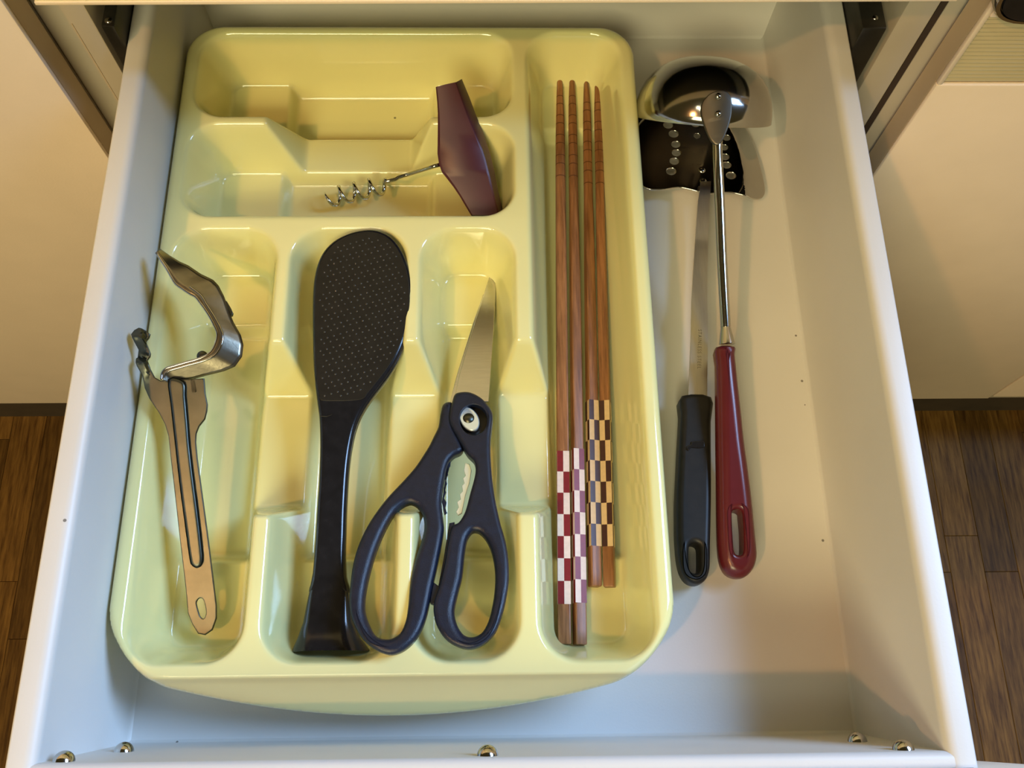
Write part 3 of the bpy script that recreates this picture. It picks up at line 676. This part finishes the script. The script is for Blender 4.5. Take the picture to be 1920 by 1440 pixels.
# ------------------------------------------------------------------ can opener
OP = (.010, .30)
co = thing('can_opener', 'stamped steel can and bottle opener propped on the left tray rim', 'can opener', (-.14, .12, .02))
bd = [(-0.1529,0.1511,0.0553),(-0.1505,0.1515,0.0555),(-0.1461,0.1517,0.0555),(-0.14,0.1519,0.0556),(-0.1332,0.1521,0.0556),(-0.1326,0.1455,0.0537),(-0.1315,0.1406,0.0522),(-0.1317,0.1378,0.0513),(-0.1326,0.1342,0.0503),(-0.1352,0.131,0.0493),(-0.1364,0.1279,0.0484),(-0.1366,0.1242,0.0473),(-0.1357,0.1167,0.045),(-0.1338,0.1049,0.0415),(-0.1306,0.0847,0.0354),(-0.1279,0.0665,0.03),(-0.126,0.0532,0.026),(-0.1259,0.0478,0.0243),(-0.1277,0.0428,0.0228),(-0.131,0.0406,0.0222),(-0.1342,0.0412,0.0224),(-0.1369,0.0454,0.0236),(-0.1389,0.0499,0.025),(-0.14,0.06,0.028),(-0.1433,0.0834,0.035),(-0.1465,0.107,0.0421),(-0.1479,0.1168,0.045),(-0.1491,0.1266,0.048),(-0.1508,0.132,0.0496),(-0.1538,0.1373,0.0512),(-0.1581,0.1432,0.053),(-0.1604,0.148,0.0544),(-0.1615,0.1535,0.056),(-0.1635,0.157,0.0571),(-0.1653,0.1617,0.0585),(-0.1637,0.165,0.0595),(-0.1661,0.1707,0.0612),(-0.165,0.1729,0.0619),(-0.1631,0.1742,0.0622),(-0.1602,0.1734,0.062),(-0.1584,0.1719,0.0616),(-0.1589,0.1702,0.0611),(-0.1603,0.1686,0.0606),(-0.158,0.1634,0.059),(-0.1582,0.1619,0.0586),(-0.1594,0.1603,0.0581),(-0.1579,0.1563,0.0569),(-0.1558,0.1527,0.0558)]
hl = [(-0.1351,0.0542,0.0263),(-0.1344,0.056,0.0268),(-0.1333,0.0565,0.027),(-0.1323,0.056,0.0268),(-0.1315,0.0544,0.0263),(-0.1307,0.0505,0.0252),(-0.1311,0.0485,0.0245),(-0.1318,0.0476,0.0243),(-0.1328,0.0481,0.0244),(-0.1336,0.0492,0.0248)]
sl = [(-0.1387,0.151,0.0553),(-0.138,0.151,0.0553),(-0.1372,0.1465,0.0539),(-0.1382,0.1465,0.0539)]
def prong(x, y):
    if x > -.1585 + (y - .150) * -.1: return 0
    return .0022 * float(np.interp(y, (.150, .1585, .1625, .169, .176), (0, 1.0, -1.2, 1.6, .4)))
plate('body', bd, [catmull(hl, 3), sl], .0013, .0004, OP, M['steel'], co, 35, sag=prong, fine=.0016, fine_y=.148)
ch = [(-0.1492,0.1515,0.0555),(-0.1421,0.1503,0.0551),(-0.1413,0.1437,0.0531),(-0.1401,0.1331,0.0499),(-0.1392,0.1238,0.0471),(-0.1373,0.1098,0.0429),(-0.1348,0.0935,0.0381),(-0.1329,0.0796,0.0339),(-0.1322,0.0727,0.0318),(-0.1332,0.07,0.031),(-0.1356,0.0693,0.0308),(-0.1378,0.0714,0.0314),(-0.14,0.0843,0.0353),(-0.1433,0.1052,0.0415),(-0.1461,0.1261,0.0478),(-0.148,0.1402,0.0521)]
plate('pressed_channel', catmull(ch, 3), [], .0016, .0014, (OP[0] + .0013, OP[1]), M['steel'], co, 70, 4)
# hook: strap standing on edge
TE = [(-0.1521,0.1508,0.0574),(-0.1517,0.1541,0.0579),(-0.1498,0.1561,0.0582),(-0.1458,0.1574,0.0584),(-0.1415,0.1587,0.0586),(-0.135,0.1606,0.0589),(-0.1305,0.1631,0.0593),(-0.1283,0.1671,0.0599),(-0.1276,0.1719,0.0606),(-0.1294,0.1764,0.0613),(-0.1329,0.1823,0.0623),(-0.1367,0.1874,0.063),(-0.1388,0.1899,0.0634),(-0.1417,0.1915,0.0637),(-0.1452,0.1939,0.064),(-0.1484,0.1962,0.0644),(-0.1508,0.1998,0.065),(-0.1532,0.2037,0.0656),(-0.1561,0.2079,0.0662),(-0.1586,0.2118,0.0668)]
LE = [(-0.1476,0.1496,0.0522),(-0.1463,0.1508,0.0524),(-0.1434,0.1518,0.0525),(-0.1398,0.1528,0.0527),(-0.1332,0.1547,0.053),(-0.125,0.1567,0.0533),(-0.1202,0.1587,0.0536),(-0.1173,0.1632,0.0543),(-0.117,0.1685,0.0551),(-0.1184,0.1731,0.0558),(-0.122,0.179,0.0567),(-0.124,0.1837,0.0575),(-0.1272,0.192,0.0588),(-0.13,0.1972,0.0596),(-0.1326,0.1999,0.06),(-0.1386,0.2028,0.0604),(-0.1447,0.2069,0.0611),(-0.1491,0.2088,0.0614),(-0.154,0.2117,0.0618),(-0.1591,0.2152,0.0624)]
te = catmull(TE, 5, False)
le = [Vector(LE[i]) + (Vector(LE[i + 1]) - Vector(LE[i])) * (k / 5) for i in range(len(LE) - 1) for k in range(5)] + [Vector(LE[-1])]
v = []; f = []
NS = 7
for a, b in zip(te, le):
    for k in range(NS): v.append(a + (b - a) * (k / (NS - 1)))
for i in range(len(te) - 1):
    for k in range(NS - 1): f.append((i * NS + k, i * NS + k + 1, (i + 1) * NS + k + 1, (i + 1) * NS + k))
me = from_data(v, f)
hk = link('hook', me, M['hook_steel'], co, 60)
md = hk.modifiers.new('Solidify', 'SOLIDIFY'); md.thickness = .0016; md.offset = 0
te2 = [a + (b - a) * .22 + Vector((0, 0, .0009)) for a, b in zip(te, le)]
tube('hook_edge', [p for p in te2[2:-26]], .0006, M['chrome'], co, 8)
tube('hook_edge', [p for p in te[1:-2]], .0007, M['chrome'], co, 8)
tt = [Vector(p) for p in [(-0.126,0.1842,0.0575),(-0.1249,0.1832,0.0574),(-0.1238,0.1825,0.0573),(-0.1227,0.183,0.0574),(-0.1225,0.1842,0.0575),(-0.1236,0.1865,0.0579),(-0.1255,0.1896,0.0584),(-0.1271,0.1907,0.0586)]]
plate('tooth', [(p.x, p.y) for p in tt], [], .0016, .0002, (.0295, .155), M['steel'], co, 30)
rv = Vector([(-0.1372,0.1654,0.05)][0])
lathe('rivet', dome(.0026, .0014), rv, (0, -.3, 1), M['steel'], co, 18)
tube('rivet_pin', [rv - Vector((0, 0, .012)), rv], .0018, M['steel'], co, 12)

# ------------------------------------------------------------------ slotted turner
tu = thing('slotted_turner', 'slotted turner with polished steel blade, flat steel shank and black handle', 'turner', (.11, .2, 0))
tb = [(0.0822,0.3267,0.013),(0.0827,0.2995,0.013),(0.0838,0.2826,0.013),(0.0869,0.2802,0.013),(0.0908,0.2797,0.013),(0.0959,0.2799,0.013),(0.101,0.2809,0.013),(0.105,0.2812,0.013),(0.1094,0.28,0.013),(0.114,0.2783,0.013),(0.1211,0.2771,0.013),(0.1277,0.2777,0.013),(0.1337,0.2777,0.013),(0.139,0.2763,0.013),(0.1437,0.2753,0.013),(0.1485,0.2758,0.013),(0.1523,0.278,0.013),(0.1546,0.2819,0.013),(0.1549,0.2871,0.013),(0.1537,0.3013,0.013),(0.1521,0.3146,0.013),(0.15,0.3237,0.013),(0.1474,0.3285,0.013),(0.1425,0.3297,0.013),(0.1257,0.3289,0.013),(0.1041,0.33,0.013),(0.0834,0.3311,0.013)]
holes = []
for hx, hy, rx, ry in ((1252.5,235,10,7),(1263,252,10,6.8),(1267,271.5,9.2,6.2),(1268,287.5,9,6.2),(1264,303,9.4,6.4),(1258,322,9.8,6.8),(1304,233,9,6),(1307,255.6,6.8,4.9),(1362,259,8,5.5),(1357,277,8,5.5),(1359,295,8.4,5.8),(1362.5,310.5,8.4,6.2),(1370.5,330,9.4,6.6)):
    holes.append((hx, hy, rx, ry))
HC_ = [(0.1013,0.323,0.013),(0.104,0.3168,0.013),(0.1047,0.3097,0.013),(0.1046,0.304,0.013),(0.103,0.2984,0.013),(0.1007,0.2917,0.013),(0.1172,0.3237,0.013),(0.1174,0.3155,0.013),(0.1342,0.3142,0.013),(0.1321,0.3077,0.013),(0.1321,0.3013,0.013),(0.1326,0.2958,0.013),(0.1344,0.2889,0.013)]
hpoly = []
for (x, y, z), h in zip(HC_, holes):
    rx, ry = h[2] / 3590, h[3] / 2960
    hpoly.append([(x + rx * math.cos(2 * math.pi * i / 16), y + ry * math.sin(2 * math.pi * i / 16)) for i in range(16)])
def blade_sag(x, y):       # the right side of the blade is rolled down, a crease runs up the middle
    xe = .1430 - ((y - .288) / .030) ** 2 * .006 - max(0, .275 - y) * .5
    t = max(0, x - xe)
    return -min(.0085, t * .55) * min(1, t / .002 + .15) + .0006 * math.exp(-((x - .1135 - (y - .28) * .35) / .0035) ** 2)
plate('blade', catmull(tb, 3), hpoly, .0014, .0004, (.0135, 0), M['mirror'], tu, 70, 2, sag=blade_sag, fine=.0030)  # polished steel, black only by reflection
for p in [(0.118,0.2922,0.0145),(0.1181,0.2849,0.0145)]: lathe('rivet', dome(.0021, .0013), (p[0], p[1], .0136), (0, 0, 1), M['chrome'], tu, 16)
# shank: flat strip, gently bent
Lp = [(0.1159,0.2827,0.0145),(0.1134,0.2706,0.0145),(0.1116,0.2571,0.0145),(0.1101,0.2458,0.0145)] + [(0.1075,0.2268,0.016),(0.1053,0.2095,0.016)] + [(0.1029,0.1869,0.015),(0.1008,0.169,0.015),(0.0986,0.1516,0.015)]
Rp = [(0.1216,0.2827,0.0145),(0.1198,0.2706,0.0145),(0.1184,0.2571,0.0145),(0.1173,0.2458,0.0145)] + [(0.1152,0.2268,0.016),(0.1136,0.2094,0.016)] + [(0.1117,0.1856,0.015),(0.1101,0.169,0.015),(0.1084,0.1515,0.015)]
Lc, Rc = catmull(Lp, 5, False), catmull(Rp, 5, False)
def zs(y):   # bend: flat off the blade, steps down, runs level into the handle
    pts = [(.31, .0150), (.290, .0156), (.278, .0182), (.247, .0150), (.225, .0148), (.205, .0150), (.190, .0154), (.170, .0148), (.12, .0142)]
    for (ya, za), (yb, zb_) in zip(pts, pts[1:]):
        if yb <= y <= ya: return zb_ + (za - zb_) * (y - yb) / (ya - yb)
    return pts[0][1] if y > .3 else pts[-1][1]
secs = []
for a, b in zip(Lc, Rc):
    z = zs((a.y + b.y) / 2)
    secs.append([(a.x, a.y, z), (b.x, b.y, z), (b.x, b.y, z - .0016), (a.x, a.y, z - .0016)])
loft('shank', secs, M['flat_steel'], tu, 30)
# engraved wording along the shank
tcu = bpy.data.curves.new('engraving', 'FONT'); tcu.body = 'STAINLESS STEEL'; tcu.size = .0030; tcu.extrude = .00004; tcu.space_character = 1.22
to = bpy.data.objects.new('engraving_curve', tcu); C.objects.link(to)
dg = bpy.context.evaluated_depsgraph_get(); tme = bpy.data.meshes.new_from_object(to.evaluated_get(dg)); bpy.data.objects.remove(to)
xs_ = [v.co.x for v in tme.vertices]; wd = max(xs_) - min(xs_)
E0, E1 = [Vector(p) for p in [(0.1073,0.1935,0.0152),(0.1051,0.1716,0.0152)]]
d = (E1 - E0); sc_t = d.length / wd; d.normalize(); nrm = Vector((0, 0, 1)); side_ = nrm.cross(d)
for vv in tme.vertices:
    p = E0 + d * ((vv.co.x - min(xs_)) * sc_t) + side_ * (vv.co.y * min(1.0, sc_t * 1.1)); vv.co = Vector((p.x, p.y, zs(p.y) + .00006 + vv.co.z))
tme.materials.clear(); link('engraved_text', tme, M['engrave'], tu)
ho = [(0.0961,0.1571,0.015),(0.0949,0.1473,0.015),(0.0934,0.1355,0.015),(0.0914,0.1195,0.015),(0.0895,0.1039,0.015),(0.0887,0.0941,0.015),(0.0881,0.0851,0.015),(0.0881,0.0748,0.015),(0.0891,0.0682,0.015),(0.0915,0.064,0.015),(0.0951,0.0623,0.015),(0.0988,0.0631,0.015),(0.1014,0.0661,0.015),(0.1028,0.0709,0.015),(0.1038,0.0808,0.015),(0.1056,0.0966,0.015),(0.1072,0.1126,0.015),(0.1088,0.1318,0.015),(0.1098,0.143,0.015),(0.1111,0.1564,0.015)]
hs = [(0.0932,0.0781,0.015),(0.0939,0.0806,0.015),(0.096,0.0815,0.015),(0.098,0.0806,0.015),(0.0984,0.078,0.015),(0.0978,0.0709,0.015),(0.0972,0.0684,0.015),(0.0951,0.0673,0.015),(0.0932,0.0684,0.015),(0.0927,0.071,0.015)]
th_ = plate('handle', catmull(ho, 3), [catmull(hs, 3)], .0130, .0028, (.0160, 0), M['black_matte'], tu, 60, 5)
nt_ = [(0.0963,0.1297,0.0165),(0.0982,0.1306,0.0165),(0.0983,0.1319,0.0165),(0.1042,0.1325,0.0165),(0.105,0.1316,0.0165),(0.1048,0.1291,0.0165),(0.1023,0.1286,0.0165),(0.0983,0.1289,0.0165),(0.0966,0.1273,0.0165),(0.0956,0.1284,0.0165)]
plate('thumb_stop', nt_, [], .0012, .0003, (.0168, 0), M['black'], th_)

# ------------------------------------------------------------------ ladle
la = thing('ladle', 'small steel ladle with dark red plastic handle', 'ladle', (.13, .2, 0))
BC = Vector([(0.1152,0.311,0.0345)][0]); BR = .0372
D = Vector((-BC.x, -BC.y, .45 - BC.z)).normalized(); D.x *= .15; D.normalize()
D = (Matrix.Rotation(math.radians(5), 3, 'X') @ D)
X_ = Vector((1, -.07, 0)); X_ = (X_ - D * X_.dot(D)).normalized(); N_ = X_.cross(D).normalized()
if N_.y < 0: N_ = -N_
depth = .0330; secs = []
pr = [(1.0, 0.0)] + [((1 - u ** 2.3) ** (1 / 2.3), u) for u in (.12, .25, .4, .55, .68, .79, .88, .94, .98, .995)]
outer = [ring(BC + N_ * (depth * u), X_, D, BR * r, BR * r, 48) for r, u in pr]
inner = [ring(BC + N_ * (depth * u * .96), X_, D, (BR - .0009) * r, (BR - .0009) * r, 48) for r, u in pr]
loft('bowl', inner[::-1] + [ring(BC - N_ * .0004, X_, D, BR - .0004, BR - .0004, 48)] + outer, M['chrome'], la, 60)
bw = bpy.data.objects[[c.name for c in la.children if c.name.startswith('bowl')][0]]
bw.data.materials.append(M['shaded_steel'])  # inner faces darkened by colour so the turner blade reflects black
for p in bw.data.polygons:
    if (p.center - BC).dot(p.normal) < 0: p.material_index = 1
# strap riveted over the bowl, flowing into the round shank
def lpt(z, p): return z
PLo = [(0.114,0.2998,0.0746),(0.1104,0.299,0.075),(0.1082,0.2974,0.0748),(0.1066,0.2954,0.0742),(0.1061,0.2929,0.0733),(0.1065,0.289,0.0716),(0.1077,0.285,0.0697),(0.1091,0.281,0.0677),(0.1108,0.2775,0.0659),(0.1125,0.2755,0.0647),(0.1136,0.2748,0.0642),(0.1151,0.275,0.064),(0.1168,0.2769,0.0645),(0.1185,0.2801,0.0654),(0.1201,0.2842,0.0668),(0.1213,0.2887,0.0685),(0.1215,0.2932,0.0703),(0.1211,0.2963,0.0718),(0.1198,0.2984,0.0729),(0.1175,0.2996,0.0738)]
plate('neck_strap', catmull(PLo, 3), [], .0016, .0005, (-.0285, .42, -.2), M['strap_steel'], la, 50, 3, sag=lambda x, y: -.0008 * ((x - .1225) / .006) ** 2)
for p in [(0.1143,0.2963,0.0731),(0.1142,0.2882,0.0697)]: lathe('rivet', dome(.0017, .0010), (p[0], p[1], p[2] - .0002), (.2, -.42, 1), M['chrome'], la, 16)
SA = [(0.1151,0.2826,0.0628)] + [(0.1147,0.2762,0.06)] + [(0.1149,0.2636,0.056)] + [(0.1157,0.2486,0.05)] + [(0.1166,0.2203,0.04)] + [(0.1177,0.1883,0.03)]
tube('shank', catmull(SA, 6, False), .0026, M['chrome'], la, 18, 80)
FA_, FB_ = [Vector(p) for p in [(0.1177,0.1886,0.03)] + [(0.1182,0.1798,0.0278)]]
d = (FB_ - FA_); Lf = d.length
lathe('ferrule', [(.0024, 0), (.0025, .0004), (.0041, Lf - .0006), (.0042, Lf), (.0036, Lf + .0003)], FA_, d, M['chrome'], la, 28, 50)
# red handle: flattened, widening to a rounded end with a hanging slot
RP = (.0075, .15)
ro = [(0.1118,0.1772,0.0341),(0.1115,0.1691,0.0329),(0.1107,0.1517,0.0303),(0.1097,0.1316,0.0272),(0.1087,0.1102,0.024),(0.1077,0.0888,0.0208),(0.1075,0.0777,0.0192),(0.1082,0.0715,0.0182),(0.1105,0.0671,0.0176),(0.1147,0.0651,0.0173),(0.1195,0.0656,0.0173),(0.1236,0.0694,0.0179),(0.1256,0.0748,0.0187),(0.1257,0.08,0.0195),(0.1255,0.0862,0.0204),(0.125,0.1017,0.0228),(0.1241,0.1165,0.025),(0.1231,0.1294,0.0269),(0.1224,0.1464,0.0295),(0.1216,0.1623,0.0318),(0.1212,0.1731,0.0335),(0.1212,0.1774,0.0341)]
rs = [(0.1141,0.0945,0.0217),(0.1148,0.0963,0.0219),(0.1169,0.0969,0.022),(0.1189,0.096,0.0219),(0.1194,0.094,0.0216),(0.1193,0.085,0.0203),(0.1189,0.0781,0.0192),(0.1182,0.0759,0.0189),(0.1163,0.0752,0.0188),(0.1146,0.0759,0.0189),(0.114,0.0781,0.0192),(0.1139,0.0851,0.0203)]
plate('grip', catmull(ro, 3), [catmull(rs, 3)], .0130, [.0052, .0022], RP, M['red'], la, 70, 7)
